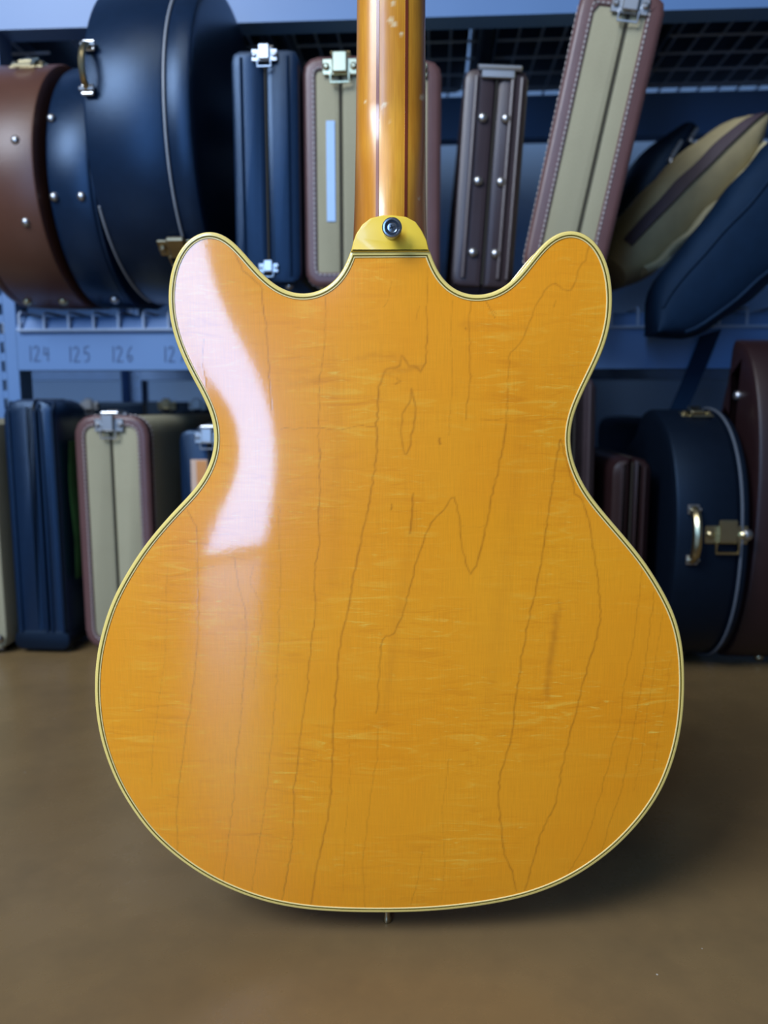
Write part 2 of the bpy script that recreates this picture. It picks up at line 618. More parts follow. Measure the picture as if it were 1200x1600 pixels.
def handle(parent, F, L=.1, m='old_brass', r=.006):
    """carrying handle bowed off the surface along local y, with end plates"""
    b = MB()
    pts = []
    for k in range(11):
        t = k / 10
        pts.append((0, (t - .5) * L, .004 + .018 * math.sin(math.pi * t) ** .5))
    b.tube(pts, r, 8, M=F)
    o = obj('handle', b, M[m], parent)
    for s in (-1, 1):
        q = MB().box((0, s * L * .5, .003), (.016, .014, .004), .0012, F)
        q.tube([(-.009, s * L * .5, .006), (.009, s * L * .5, .006)], .003, 8, M=F)
        obj('handle_mount', q, M['silver'], o)
    return o

def prism_y(outline, y0, y1, ch):
    """extrude an x-z outline along y with rounded front and back edges"""
    ls = []
    for k, (d, y) in enumerate(((ch, y0), (ch * .3, y0 + ch * .3), (0, y0 + ch), (0, y1 - ch), (ch * .3, y1 - ch * .3), (ch, y1))):
        ls.append([(p[0], y, p[1]) for p in offset(outline, d)])
    return MB().loops(ls)

# ------------------------------------------------------------------ rectangular case seen from its end
def rect_case(name, label, cat, M0, w, h, L, seam, mats, r=.02, trim=.0, stitch=False, group=None, hw=None, ch=.006):
    """origin at the middle of the base of the front end; the case runs back along +y"""
    t = thing(name, label, cat, M0, group)
    out = resample(rrect(w, h, r, 6), 72)
    ls = clip([tuple(p) for p in out], 1, 0, seam - .0008)
    rs = clip([tuple(p) for p in out], -1, 0, -seam - .0008)
    obj('body', prism_y(np.array(rs), 0, L, ch), M[mats[0]], t)
    obj('lid', prism_y(np.array(ls), 0, L, ch), M[mats[0]], t)
    b = MB().box((seam, -.0002, h / 2), (.0022, .002, h - 2 * r * .3), .0004)
    b.box((seam, L / 2, h + .0002), (.0022, L - .02, .002), .0004)
    obj('seam', b, M['seam'], t)
    if trim:
        o0 = out
        o1 = offset(out, trim)
        e = .0025
        lo = [[(p[0], .022, p[1]) for p in offset(o0, -.0018)],
              [(p[0], .002, p[1]) for p in offset(o0, -.002)],
              [(p[0], -e * .7, p[1]) for p in offset(o0, .0015)],
              [(p[0], -e, p[1]) for p in offset(o0, .005)],
              [(p[0], -e, p[1]) for p in offset(o1, -.002)],
              [(p[0], .001, p[1]) for p in o1]]
        obj('leather_trim', MB().loops(lo, cap0=False, cap1=False), M[mats[1]], t)
        lo = [[(p[0], L - y, p[1]) for p in l2] for y, l2 in ((.022, offset(o0, -.0018)), (.002, offset(o0, -.002)), (-e, offset(o0, .004)), (-e, o1), (.001, o1))]
        obj('leather_trim', MB().loops(lo, cap0=False, cap1=False), M[mats[1]], t)
        if stitch:
            b = MB()
            for dd, yy in ((trim - .004, -e - .0006), (-.0022, None)):
                ring = resample(offset(out, dd), int(2 * (w + h) / .0075))
                n = len(ring)
                for i in range(n):
                    p, q = ring[i], ring[(i + 1) % n]
                    q = p + (q - p) * .62
                    if yy is not None:
                        b.tube([(p[0], yy, p[1]), (q[0], yy, q[1])], .0011, 4)
                    else:
                        b.tube([(p[0], .017, p[1]), (q[0], .017, q[1])], .0011, 4)
            obj('stitching', b, M['thread'], t, smooth=0, kind='stuff')
    return t

def front_hw(t, w, h, seam, mat='silver', s=1.0, top=True, bottom=False, e=.003):
    if top:
        latch(t, frame((seam, -e, h - .013 * s), (0, -1, 0), (1, 0, 0)), s, mat)
        latch(t, frame((seam, .02, h + .001), (0, 0, 1), (1, 0, 0)), s, mat)
    if bottom:
        latch(t, frame((seam, -e, .02), (0, -1, 0), (1, 0, 0)), s * .8, mat)
    for sx in (-1, 1):
        rivet(t, frame((sx * (w / 2 - .02), .02, .0), (0, 0, -1), (1, 0, 0)), .006, mat, 'foot')

def place(px, py, yl, z=None, lean=0.0, yaw=0.0):
    x, zz = at(px, py, yl)
    if z is None:
        z = zz
    return RACK @ Matrix.Translation((x, yl, z)) @ Matrix.Rotation(R(yaw), 4, 'Z') @ Matrix.Rotation(R(lean), 4, 'Y')

def span(u0, u1, v, yl):
    return at(u1, v, yl)[0] - at(u0, v, yl)[0]

DECK = z_mid_t + .0085      # top of the wire deck
FOOT = .0057                # height of a case's feet

# ------------------------------------------------------------------ round-ended case lying on its side, butt end towards us
def bout_outline(h, ry, L, q=2.0, tail=.5):
    """(y, z) outline, y=0 is the bulge; counter-clockwise seen from +x"""
    pts = []
    for k in range(41):
        a = R(90 + 180 * k / 40)
        c, s = math.cos(a), math.sin(a)
        pts.append((ry + ry * math.copysign(abs(c) ** (2 / q), c), h / 2 + h / 2 * math.copysign(abs(s) ** (2 / q), s)))
    zt = h / 2 * tail
    # underside: waist, then tail ; topside mirrored
    T = L - ry
    und = [(ry + .12 * T, h * .02), (ry + .27 * T, h * .12), (ry + .42 * T, h * .16), (ry + .8 * T, h / 2 - zt * .9), (L - .03, h / 2 - zt * .8), (L, h / 2 - zt * .6)]
    pts += und + [(y, h - z) for y, z in und[::-1]]
    return resample(pts[::1], 150)

def bout_case(name, label, cat, M0, w, h, ry, L, mats, group=None, q=2.0, lip=None, pipes=(), cord='piping'):
    """w along x; shell, lid, binding cords"""
    t = thing(name, label, cat, M0, group)
    o = bout_outline(h, ry, L, q)
    area2 = (o[:, 0] * np.roll(o[:, 1], -1) - o[:, 1] * np.roll(o[:, 0], -1)).sum()
    if area2 < 0:
        o = o[::-1]
    def shell(x0, x1, grow, ch, dome0=0, dome1=0):
        ls = []
        if dome0:
            ls += [[(x0 + dome0 * k, p[0], p[1]) for p in offset(o, d)] for d, k in ((.05, -1), (.03, -.85), (.012, -.45))]
        for d, x in ((ch - grow, x0), (ch * .3 - grow, x0 + ch * .3), (-grow, x0 + ch), (-grow, x1 - ch), (ch * .3 - grow, x1 - ch * .3), (ch - grow, x1)):
            ls.append([(x, p[0], p[1]) for p in offset(o, d)])
        if dome1:
            ls += [[(x1 + dome1 * k, p[0], p[1]) for p in offset(o, d)] for d, k in ((.012, .45), (.03, .85), (.05, 1))]
        return MB().loops(ls)
    lp = lip if lip is not None else w * .62
    obj('body', shell(-w / 2, -w / 2 + lp, 0, .006, .002, 0), M[mats[0]], t)
    obj('lid', shell(-w / 2 + lp, w / 2, .0015, .005, 0, .002), M[mats[0]], t)
    for xp, g in pipes:
        b = MB().tube([(xp, p[0], p[1]) for p in offset(o, -g)], .0019, 6, closed=True)
        obj('piping', b, M[cord], t)
    return t, o

def band_pt(o, h, zfrac, x, top=None):
    """frame on the front of the band at height fraction zfrac; local x along x, local z outward"""
    z = h * zfrac
    best = min(range(len(o)), key=lambda i: abs(o[i][1] - z) * 1.0 + (0 if o[i][0] < .3 else 9) + (o[i][0] * .3))
    a, b = o[best - 1], o[(best + 1) % len(o)]
    tv = Vector((0, b[0] - a[0], b[1] - a[1])).normalized()
    n = Vector((0, tv.z, -tv.y))
    return frame((x, o[best][0], o[best][1]), n, (1, 0, 0))

# ---- middle shelf, left to right
yl = -.165
h = at(40, 115, .0)[1] - DECK
xr = at(55, 290, yl)[0]
w = xr - X_L - .012
t, o = bout_case('guitar_case', 'brown leather round-ended case with brass latch, far left on the middle shelf', 'case',
                 RACK @ Matrix.Translation((xr - w / 2, yl, DECK + FOOT)), w, h - FOOT, .17, .86, ('brown',), lip=w * .14)
hh = h - FOOT
latch(t, band_pt(o, hh, .955, .015), 1.15, 'brass')
for zf in (.58, .29):
    rivet(t, band_pt(o, hh, zf, .034))
    rivet(t, band_pt(o, hh, zf, -.03))
rivet(t, band_pt(o, hh, .004, .03), .0075, 'brass', 'foot')
rivet(t, band_pt(o, hh, .004, -.03), .0075, 'brass', 'foot')

yl2 = -.150
w = span(72, 150, 290, yl2)
xr = at(150, 290, yl2)[0]
t, o = bout_case('guitar_case', 'thin blue-black round-ended case with silver rivets, between the brown and the largest cases', 'case',
                 RACK @ Matrix.Translation((xr - w / 2 - .001, yl2, DECK + FOOT)), w - .002, h - FOOT, .165, .86, ('black',), lip=w * .88)
for zf, xx in ((.68, -.027), (.37, -.027), (.37, .014), (.86, .014)):
    rivet(t, band_pt(o, hh, zf, xx))
rivet(t, band_pt(o, hh, .004, .01), .0075, 'silver', 'foot')

yl = -.285
zb = DECK - .004
h = z_top_b - .006 - zb
w = span(129, 299, 200, yl)
xr = at(299, 200, yl)[0]
t, o = bout_case('guitar_case', 'largest blue-black round-ended case, bulging out over the shelf edge, with a pale stitched seam', 'case',
                 RACK @ Matrix.Translation((xr - w / 2, yl, zb + .006)), w, h - .006, .23, .9, ('black',), q=2.15, lip=w * .76,
                 pipes=((w * .5 - .033, .0022),))
hh = h - .006
obj('piping', MB().tube([(-w / 2 + .004, p[0] - .0003, p[1]) for p in o if p[1] < hh * .24 and p[0] < .21], .0019, 6), M['piping'], t)
handle(t, band_pt(o, hh, .60, -w / 2 + .011), .056, 'brass', .0042)
latch(t, band_pt(o, hh, .115, w / 2 - .042), 1.25, 'old_brass')
rivet(t, band_pt(o, hh, .055, w / 2 - .038), .007, 'brass')
rivet(t, band_pt(o, hh, .004, 0), .007, 'brass', 'foot')
rivet(t, band_pt(o, hh, .004, .045), .007, 'silver', 'foot')

def upright_rect(label, u0, u1, v_top, yl, L, seam_px, mats, base=None, lean=0, yaw=0, vmid=300, cat='case', **kw):
    z0 = (DECK if base is None else base)
    w = span(u0, u1, vmid, yl)
    xc = (at(u0, vmid, yl)[0] + at(u1, vmid, yl)[0]) / 2
    h = at((u0 + u1) / 2, v_top, yl)[1] - z0 - FOOT
    sm = at(seam_px, vmid, yl)[0] - xc
    M0 = RACK @ Matrix.Translation((xc, yl, z0 + FOOT)) @ Matrix.Rotation(R(yaw), 4, 'Z') @ Matrix.Rotation(R(lean), 4, 'Y')
    return rect_case('guitar_case', label, cat, M0, w, h, L, sm, mats, **kw), w, h, sm

t, w, h, sm = upright_rect('slim navy rectangular case with silver latch on top, right of the largest round-ended case', 365, 469, 76, -.23, .88, 418, ('black',), r=.012)
front_hw(t, w, h, sm, 'silver', .72, bottom=True)
for sx in (-1, 1):
    obj('edge_bead', MB().tube([(sx * (w / 2 - .014), -.0005, .01), (sx * (w / 2 - .014), -.0005, h - .01)], .002, 6), M['black'], t)

t, w, h, sm = upright_rect('tan tweed case with a pale blue paper strip, just left of the guitar neck', 477, 588, 90, -.215, .88, 533, ('tweed', 'trim'), r=.019, trim=.0165, stitch=True, vmid=280)
front_hw(t, w, h, sm, 'brass', 1.0)
x0, z0 = at(511, 346, -.217)
x1, z1 = at(523, 188, -.217)
xc = (at(477, 280, -.215)[0] + at(588, 280, -.215)[0]) / 2
obj('paper_strip', MB().box(((x0 + x1) / 2 - xc, -.0008, (z0 + z1) / 2 - DECK - FOOT), (x1 - x0, .0012, z1 - z0), .0003), M['paper'], t, label='pale blue paper strip')

t, w, h, sm = upright_rect('tan tweed case with worn brown edge, mostly hidden behind the guitar neck', 600, 686, 97, -.205, .88, 642, ('tweed', 'trim'), r=.018, trim=.017, vmid=280)
front_hw(t, w, h, sm, 'brass', .9)

# dark plum case, slightly leaning
t, w, h, sm = upright_rect('dark plum-brown case with two rows of silver studs, leaning slightly right of the guitar neck', 703, 801, 106, -.18, .86, 753, ('plum',), lean=3.4, vmid=420, r=.012, ch=.008)
for fx in (-.30, .26):
    obj('edge_bead', MB().tube([(fx * w, -.0008, .012), (fx * w, -.0008, h - .012)], .0035, 8), M['plum'], t)
obj('edge_bead', MB().tube([(.40 * w, -.0008, .012), (.40 * w, -.0008, h - .012)], .003, 8), M['plum'], t)
for zf in (.775, .49, .16):
    for fx in (-.17, .19):
        rivet(t, frame((fx * w, -.0005, zf * h), (0, -1, 0), (1, 0, 0)), .0068, 'silver', 'stud')
b = MB().box((.04 * w, .012, h + .001), (.060, .030, .006), .002)
b.box((.02 * w, -.003, h - .008), (.045, .005, .014), .0015)
b.tube([(-.028 + .04 * w, -.004, h - .003), (.028 + .04 * w, -.004, h - .003)], .003, 8)
obj('latch', b, M['silver'], t)
for sx in (-1, 1):
    rivet(t, frame((sx * .04, .03, .0), (0, 0, -1), (1, 0, 0)), .006, 'silver', 'foot')

# tall leaning tweed case
yl = -.225
lean = 11.2
w = .102
xb, _ = at(881, 430, yl)
_, zt = at(965, -6, yl)
hh = (zt - DECK) / math.cos(R(lean)) - .012
M0 = RACK @ Matrix.Translation((xb - .004, yl, DECK + .0125)) @ Matrix.Rotation(R(-6), 4, 'Z') @ Matrix.Rotation(R(lean), 4, 'Y')
t = rect_case('guitar_case', 'tan tweed case with stitched plum trim leaning to the right, against the canvas bag', 'case', M0, w, hh, .40, .010, ('tweed', 'trim'), r=.017, trim=.0195, stitch=True)
latch(t, frame((.010, -.003, hh - .016), (0, -1, 0), (1, 0, 0)), 1.0, 'silver')
latch(t, frame((.010, .02, hh + .002), (0, 0, 1), (1, 0, 0)), 1.0, 'silver')

# black cases lying flat on the upper shelf, seen only from below through its wires
zt_ = z_top_t + .0085
c_ = [at(u, 20, 0)[0] for u in (340, 755)]
for (xa, xb_, lb) in ((X_L + .015, c_[0] - .006, 'black case lying flat on the upper shelf at left, seen through the wire deck'),
                      (c_[0] + .006, c_[1] - .006, 'black case lying flat on the upper shelf above the guitar neck'),
                      (c_[1] + .006, X_R - .015, 'long black case lying flat on the upper shelf at right'),
                      (X_N + .03, X_L - UPW - .02, 'black case lying flat on the upper shelf of the bay beyond the left post')):
    M0 = RACK @ Matrix.Translation(((xa + xb_) / 2, .06, zt_ + FOOT))
    t = rect_case('guitar_case', lb, 'case', M0, xb_ - xa, .13, .52, 0.0, ('black_deep',), r=.02)
    front_hw(t, xb_ - xa, .13, 0.0, 'silver', 1.0, top=False)
    latch(t, frame((0, -.003, .07), (0, -1, 0), (1, 0, 0)), 1.0, 'silver')

# ------------------------------------------------------------------ soft bags on the right of the middle shelf
def soft_bag(name, label, p0, p1, yl, prof, depth, mat, cat='bag', dents=0.0, n=28, seg=26):
    """bag whose length runs from pixel p0 to pixel p1 in a plane at rack depth yl; prof = [(s, half thickness)]"""
    a = at(*p0, yl)
    b_ = at(*p1, yl)
    L = math.hypot(b_[0] - a[0], b_[1] - a[1])
    ang = math.atan2(b_[1] - a[1], b_[0] - a[0])
    M0 = RACK @ Matrix.Translation((a[0], yl, a[1])) @ Matrix.Rotation(-ang, 4, 'Y')
    t = thing(name, label, cat, M0)
    S = np.linspace(0, 1, n)
    ht = np.interp(S, [k[0] for k in prof], [k[1] for k in prof])
    kern = np.array([.25, .5, .25])
    for _ in range(3):
        ht = np.r_[ht[0], np.convolve(ht, kern, 'valid'), ht[-1]]
    rg = np.random.default_rng(int(abs(p0[0] * 7 + p0[1])))
    ls = []
    ph = rg.uniform(0, 6, 4)
    def surf(i, a_):
        s = S[i]
        c, sn = math.cos(a_), math.sin(a_)
        wv = 1 + dents * (math.sin(9 * s * 3 + 2 * a_ + ph[0]) * .5 + math.sin(17 * s + 3 * a_ + ph[1]) * .35)
        return (s * L, depth * (1 - math.copysign(abs(c) ** .75, c)) * 1.0, ht[i] * math.copysign(abs(sn) ** .8, sn) * wv)
    for i in range(n):
        ls.append([surf(i, 2 * math.pi * k / seg) for k in range(seg)])
    obj('body', MB().loops(ls), M[mat], t, smooth=60)
    return t, L, S, ht, surf

# black bag at the back with a buckle
t, L, S, ht, surf = soft_bag('gig_bag', 'black bag with a silver buckle, squeezed behind the tan canvas bag', (968, 384), (1084, 192), .27, [(0, .05), (.2, .062), (.8, .05), (1, .02)], .13, 'black_deep')
x, z = at(1068, 226, .26)
for (u, v, l) in ((1058, 232, .036), (1086, 206, .020)):
    x, z = at(u, v, .25)
    Mi = t.matrix_world.inverted() @ RACK
    p = Mi @ Vector((x, .253, z))
    b = MB().box((0, 0, 0), (l, .008, .007), .002, Matrix.Translation(p))
    b.tube([(-l / 2, 0, 0), (-l / 2 - .008, 0, .004), (-l / 2 - .008, 0, -.004), (-l / 2, 0, 0)], .002, 6, M=Matrix.Translation(p))
    b.box((0, .012, 0), (l * .6, .022, .005), .001, Matrix.Translation(p))
    obj('buckle', b, M['silver'], t)

# tan canvas bag
t, L, S, ht, surf = soft_bag('gig_bag', 'tan canvas gig bag with a purple-brown zip stripe, lying diagonally', (968, 416), (1200, 178), -.008,
                             [(0, .030), (.12, .052), (.45, .056), (.75, .052), (.92, .040), (.985, .030), (1, .012)], .09, 'canvas', dents=.05)
ribs = []
for k, a_ in enumerate((.10, .46)):
    ribs.append([Vector(surf(i, a_)) + Vector((0, -.002, 0)) for i in range(3, 28)])
b = MB()
lo = []
for p, q in zip(ribs[0], ribs[1]):
    p = p + Vector((0, 0, 0))
    lo.append([p, p + Vector((0, -.003, .002)), q + Vector((0, -.003, -.002)), q, q + Vector((0, .004, 0)), p + Vector((0, .004, 0))])
b.loops(lo)
obj('zip_stripe', b, M['zip'], t, smooth=60)
lo = []
for i in range(2, 25):
    p = Vector(surf(i, -.66))
    wv = .0015 * math.sin(i * 1.1)
    lo.append([p + Vector((0, -.022, .002 + wv)), p + Vector((0, -.027, -.004 + wv)), p + Vector((0, -.022, -.012 + wv)), p + Vector((0, .03, -.010)), p + Vector((0, .03, -.002))])
obj('pocket_flap', MB().loops(lo), M['canvas_pale'], t, smooth=60, label='paler canvas pocket edge')

# navy bag in front of it
t, L, S, ht, surf = soft_bag('gig_bag', 'large dark navy nylon gig bag slumped on the right end of the shelf', (1030, 518), (1345, 212), -.128,
                             [(0, .003), (.04, .034), (.12, .052), (.28, .061), (.5, .070), (.8, .085), (1, .05)], .040, 'black_soft', dents=.04)
M_in = t.matrix_world.inverted()
for off_, nm in ((.5, 'seam_cord'), (-.75, 'seam_cord')):
    obj(nm, MB().tube([Vector(surf(i, off_)) for i in range(2, 26)], .003, 6), M['black_soft'], t)

# strap hanging from the navy bag down over the beam
def ribbon(path, w, th, wdir=(1, 0, 0)):
    lo = []
    W = Vector(wdir).normalized() * w / 2
    for i, p in enumerate(path):
        a, b_ = Vector(path[max(0, i - 1)]), Vector(path[min(len(path) - 1, i + 1)])
        tt = (b_ - a).normalized()
        nn = tt.cross(W).normalized() * th / 2
        p = Vector(p)
        lo.append([p - W - nn, p + W - nn, p + W + nn, p - W + nn])
    return MB().loops(lo)
pp = []
for u, v, y in ((1110, 520, -.014), (1100, 545, -.010), (1090, 570, -.009), (1078, 600, -.008), (1064, 632, -.007), (1046, 672, -.006)):
    x, z = at(u, v, y)
    pp.append((x, y, z))
so = obj('carry_strap', ribbon(pp, .034, .003, (1, 0, .35)), M['black_soft'])
so.matrix_world = RACK
so['label'] = 'dark webbing strap hanging down over the blue beam from the navy bag'
so['category'] = 'strap'

# ------------------------------------------------------------------ cases on the floor, left
t, w, h, sm = upright_rect('tan tweed case standing crosswise at the far left edge, only its end showing', -330, 4, 655, -.135, .10, -163, ('tweed', 'trim'), base=0, vmid=900, r=.02)
front_hw(t, w, h, sm, 'silver', 1.0, bottom=True)
for k in range(2):
    rivet(t, frame((w / 2 - .012, -.003, .022 + k * .3), (0, -1, 0), (1, 0, 0)), .0075, 'silver', 'corner_stud')

# black case with rounded shoulders and ribs
t, w, h, sm = upright_rect('blue-black soft-sided case with ribbed front and rounded top, left of the floor row', 11, 96, 624, -.125, .115, 62, ('black',), base=0, vmid=800, r=.026, ch=.012)
for fx in (-.36, .12, .22, .42):
    obj('front_rib', MB().tube([(fx * w, -.0006, .03), (fx * w, -.0006, h - .02), (fx * w, .012, h - .004)], .003, 8), M['black'], t)
obj('base_cover', prism_y(np.array(rrect(w + .005, .034, .015)), -.002, .117, .006), M['black_deep'], t)
for sx in (-1, 1):
    rivet(t, frame((sx * .03, .03, .0), (0, 0, -1), (1, 0, 0)), .0057, 'silver', 'foot')

# folded green cloth between the black case and the tweed case
x0, z0 = at(117, 905, -.112)
x1, z1 = at(117, 690, -.112)
b = MB()
lo = []
for k in range(22):
    s = k / 21
    zz = z0 + (z1 - z0) * s
    wd = .0054 * (1 - .55 * max(0, (s - .75) / .25) ** 2) * (1 - .5 * max(0, (.15 - s) / .15) ** 2)
    ring = []
    for j in range(16):
        a_ = 2 * math.pi * j / 16
        bump_ = 1 + .18 * math.sin(3 * a_ + 9 * s)
        ring.append((wd * math.cos(a_) * bump_ + .002 * math.sin(7 * s), .06 * math.sin(a_), zz))
    lo.append(ring)
b.loops(lo)
go = obj('green_cloth', b, M['green'], smooth=60)
go.matrix_world = RACK @ Matrix.Translation((x0, -.050, 0))
go['label'] = 'folded green cloth wedged between the ribbed case and the tweed case on the floor'
go['category'] = 'cloth'

t, w, h, sm = upright_rect('tan tweed case with stitched plum trim on the floor at left, silver latch on top', 128, 237, 651, -.105, .48, 181, ('tweed', 'trim'), base=0, vmid=850, r=.028, trim=.0165, stitch=True)
front_hw(t, w, h, sm, 'silver', 1.0)

# navy case with label, partly hidden by the guitar
t, w, h, sm = upright_rect('small navy case with an orange and peach label, beside the guitar waist', 281, 372, 672, -.065, .45, 327, ('black',), base=0, vmid=740, r=.014)
front_hw(t, w, h, sm, 'silver', .9)
xc = (at(281, 740, -.065)[0] + at(372, 740, -.065)[0]) / 2
x0, z0 = at(300, 782, -.066)
x1, z1 = at(324, 718, -.066)
lab = obj('paper_label', MB().box(((x0 + x1) / 2 - xc, -.0006, (z0 + z1) / 2 - FOOT), (x1 - x0, .001, z1 - z0), .0002), M['peach'], t, label='peach paper label')
obj('label_panel', MB().box(((x0 + x1) / 2 - xc + .004, -.0014, (z0 + z1) / 2 - FOOT + .008), ((x1 - x0) * .62, .0008, (z1 - z0) * .7), .0002), M['orange'], lab, label='orange printed panel')

# long black case behind, its top showing above the tweed case
yb = .425
x0 = at(118, 640, yb)[0]
x1 = at(335, 640, yb)[0]
zt = at(200, 628, yb)[1]
w = .13
M0 = RACK @ Matrix.Translation(((x0 + x1) / 2, yb, .006))
t = rect_case('guitar_case', 'black case standing crosswise behind the left floor row, clasps along its top', 'case', M0, x1 - x0, zt - .006, .12, .0, ('black_deep',), r=.02)
for u, m in ((141, 'silver'), (262, 'brass'), (310, 'silver')):
    x = at(u, 640, yb)[0] - (x0 + x1) / 2
    latch(t, frame((x, -.003, zt - .014), (0, -1, 0), (1, 0, 0)), .9, m)
for sx in (-1, 1):
    rivet(t, frame((sx * .06, .05, .0), (0, 0, -1), (1, 0, 0)), .006, 'silver', 'foot')

# ------------------------------------------------------------------ cases on the floor, right
t, w, h, sm = upright_rect('plum-brown case standing on the floor just right of the guitar waist', 868, 936, 588, -.165, .7, 900, ('plum',), base=0, vmid=740, r=.018, ch=.012, lean=-.8)
for fx in (-.2, .32):
    obj('edge_bead', MB().tube([(fx * w, -.0008, .012), (fx * w, -.0008, h - .012)], .003, 8), M['plum'], t)
front_hw(t, w, h, sm, 'silver', .7, top=False)

t, w, h, sm = upright_rect('low dark oxblood case on the floor between the plum case and the round-ended case', 952, 1018, 716, -.165, .7, 985, ('oxblood',), base=0, vmid=800, r=.02, ch=.012)
obj('edge_bead', MB().tube([(.3 * w, -.0008, .012), (.3 * w, -.0008, h - .012)], .003, 8), M['oxblood'], t)
front_hw(t, w, h, sm, 'silver', .7, top=False)

yl = -.215
h = at(1095, 640, -.085)[1]
w = span(1058, 1174, 800, yl)
xl = at(1058, 800, yl)[0]
t, o = bout_case('guitar_case', 'blue-black round-ended case on the floor at right with brass handle and ornate latch', 'case',
                 RACK @ Matrix.Translation((xl + w / 2, yl, .0075)), w, h - .0075, .17, .44, ('black_deep',), q=2.3, lip=w * .86, pipes=((w / 2 - .011, .002),), cord='piping_dark')
hh = h - .0075
handle(t, band_pt(o, hh, .565, -w / 2 + .022), .07, 'brass', .0065)
latch(t, band_pt(o, hh, .565, .018), 1.25, 'brass')
rivet(t, band_pt(o, hh, .565, .045), .009, 'silver')
latch(t, band_pt(o, hh, .985, .005), 1.0, 'brass')
rivet(t, band_pt(o, hh, .003, 0), .0075, 'brass', 'foot')

t, w2, h2, sm2 = upright_rect('black case behind the round floor case, one silver clasp at its shoulder', 1000, 1072, 655, .27, .4, 1040, ('black_deep',), base=0, vmid=700, r=.03)
rivet(t, frame((-.018, -.001, h2 - .022), (0, -1, 0), (1, 0, 0)), .010, 'silver', 'clasp')
front_hw(t, w2, h2, sm2, 'silver', .7, top=False)

yl = -.20
h3 = at(1200, 532, -.07)[1]
xl = xl + w + .010
w3 = .12
t, o = bout_case('guitar_case', 'dark oxblood round-ended case cut off by the right edge, one silver rivet showing', 'case',
                 RACK @ Matrix.Translation((xl + w3 / 2 + .003, yl, .0075)), w3, h3 - .0075, .12, .185, ('oxblood',), q=2.2)
hh = h3 - .0075
rivet(t, frame((-w3 / 2 - .002, .085, hh * .83), (-1, 0, 0), (0, 1, 0)), .0075)
rivet(t, band_pt(o, hh, .003, 0), .0075, 'brass', 'foot')

# ------------------------------------------------------------------ the guitar
OUT_PX = [(548,393),(546.7,398),(536.7,425),(523,442),(503,455.5),(483,461),(463,461.5),(443,455),(417,436.7),(393,410),(370,382),(365,377),(352.5,366),(340,359.5),(327.5,357.5),(315,359.5),(302.5,365),(290,375.5),(280,389),(271,407.5),(265,430),(262.7,450),(262.5,475),(265,497.5),(270,520),(278.8,545),(290,570),(302.5,594),(315,615),(325,635),(332.5,655),(336,675),(336.3,690),(334,707.5),(328.5,725),(321.5,740),(303,766.7),(280,790),(263,808),(246.7,827),(230,847),(213,871),(196.7,897.5),(180,928),(170,951),(161,980),(153,1012),(148.6,1046),(147.5,1076.7),(148.8,1103),(153,1136.7),(161.7,1171.7),(173,1203),(188,1235),(206.7,1265),(230,1296.7),(256.7,1323.5),(286.7,1348),(316.7,1368),(346.7,1384),(380,1398),(413,1409),(446.7,1416.5),(480,1421.5),(513,1424),(550,1425.5),(600,1426),(650,1425),(700,1421.7),(733,1418),(766.7,1413),(800,1406.7),(833,1398),(866.7,1385.5),(900,1369),(933,1347.5),(966.7,1320),(993,1293),(1016.7,1263),(1036.7,1230),(1050,1197),(1060,1163),(1066,1130),(1069,1100),(1070,1070),(1069.5,1040),(1067.5,1013),(1062.5,986.7),(1055,961),(1043.5,936.7),(1030,912.5),(1015.5,889),(996.7,863),(973,835),(953,811.7),(933,788),(915,764),(904,742),(895,720),(891,700),(890,682.5),(892.3,662.5),(899,640),(908,620),(918.8,597.5),(930,575),(940.5,553.5),(948.8,531),(955,504),(957.5,480),(957.5,455),(955,432.5),(950,410),(941.5,391),(930,374.5),(918,364),(905,358.3),(892.5,356.5),(880,358),(867.5,363.3),(855,373),(840,390),(825,410),(810,430),(792.5,447.5),(775,458),(755,462.8),(735,463),(717.5,458.8),(700,447.5),(687.5,433.8),(676.7,410),(671.7,392.5)]

def body_outline(n=700):
    p = np.array(OUT_PX)
    x, z = onplane(p[:, 0], p[:, 1])
    q = np.stack([x, z], 1)
    d = np.r_[0, np.cumsum(np.hypot(*np.diff(q, axis=0).T))]
    t = np.linspace(0, d[-1], n)
    m = np.gradient(q, d, axis=0)
    i = np.clip(np.searchsorted(d, t) - 1, 0, len(d) - 2)
    h = d[i + 1] - d[i]
    s = (t - d[i]) / h
    c = ((2 * s**3 - 3 * s**2 + 1)[:, None] * q[i] + ((s**3 - 2 * s**2 + s) * h)[:, None] * m[i]
         + (-2 * s**3 + 3 * s**2)[:, None] * q[i + 1] + ((s**3 - s**2) * h)[:, None] * m[i + 1])
    w = np.exp(-np.arange(-14, 15)**2 / (2 * 4.0**2))
    w /= w.sum()
    e = np.pad(c, ((14, 14), (0, 0)), mode='reflect', reflect_type='odd')
    o = np.stack([np.convolve(e[:, k], w, 'valid') for k in (0, 1)], 1)
    o[0], o[-1] = c[0], c[-1]
    k = 24
    heel = np.stack([np.linspace(o[-1][0], o[0][0], k + 1)[1:-1], np.linspace(o[-1][1], o[0][1], k + 1)[1:-1]], 1)
    return np.vstack([o, heel])

OUT = body_outline()
GX0 = float((OUT[:, 0].min() + OUT[:, 0].max()) / 2)
BODY_T = .044
GM = Matrix.Translation((GX0, GY, 0))
guitar = thing('electric_guitar', 'amber double-cutaway hollow-body guitar seen from the back, upright on its end pin', 'guitar', GM)
# everything of the guitar lives in its own frame: x sideways, y away from the camera, z up, origin below the rim of the back
OUT = OUT - np.array([GX0, 0.0])

def inside(px, pz, poly):
    r = np.zeros(px.shape, bool)
    x0, z0 = poly[-1]
    for x1, z1 in poly:
        if z1 != z0:
            r ^= ((z1 > pz) != (z0 > pz)) & (px < (x0 - x1) * (pz - z1) / (z0 - z1) + x1)
        x0, z0 = x1, z1
    return r

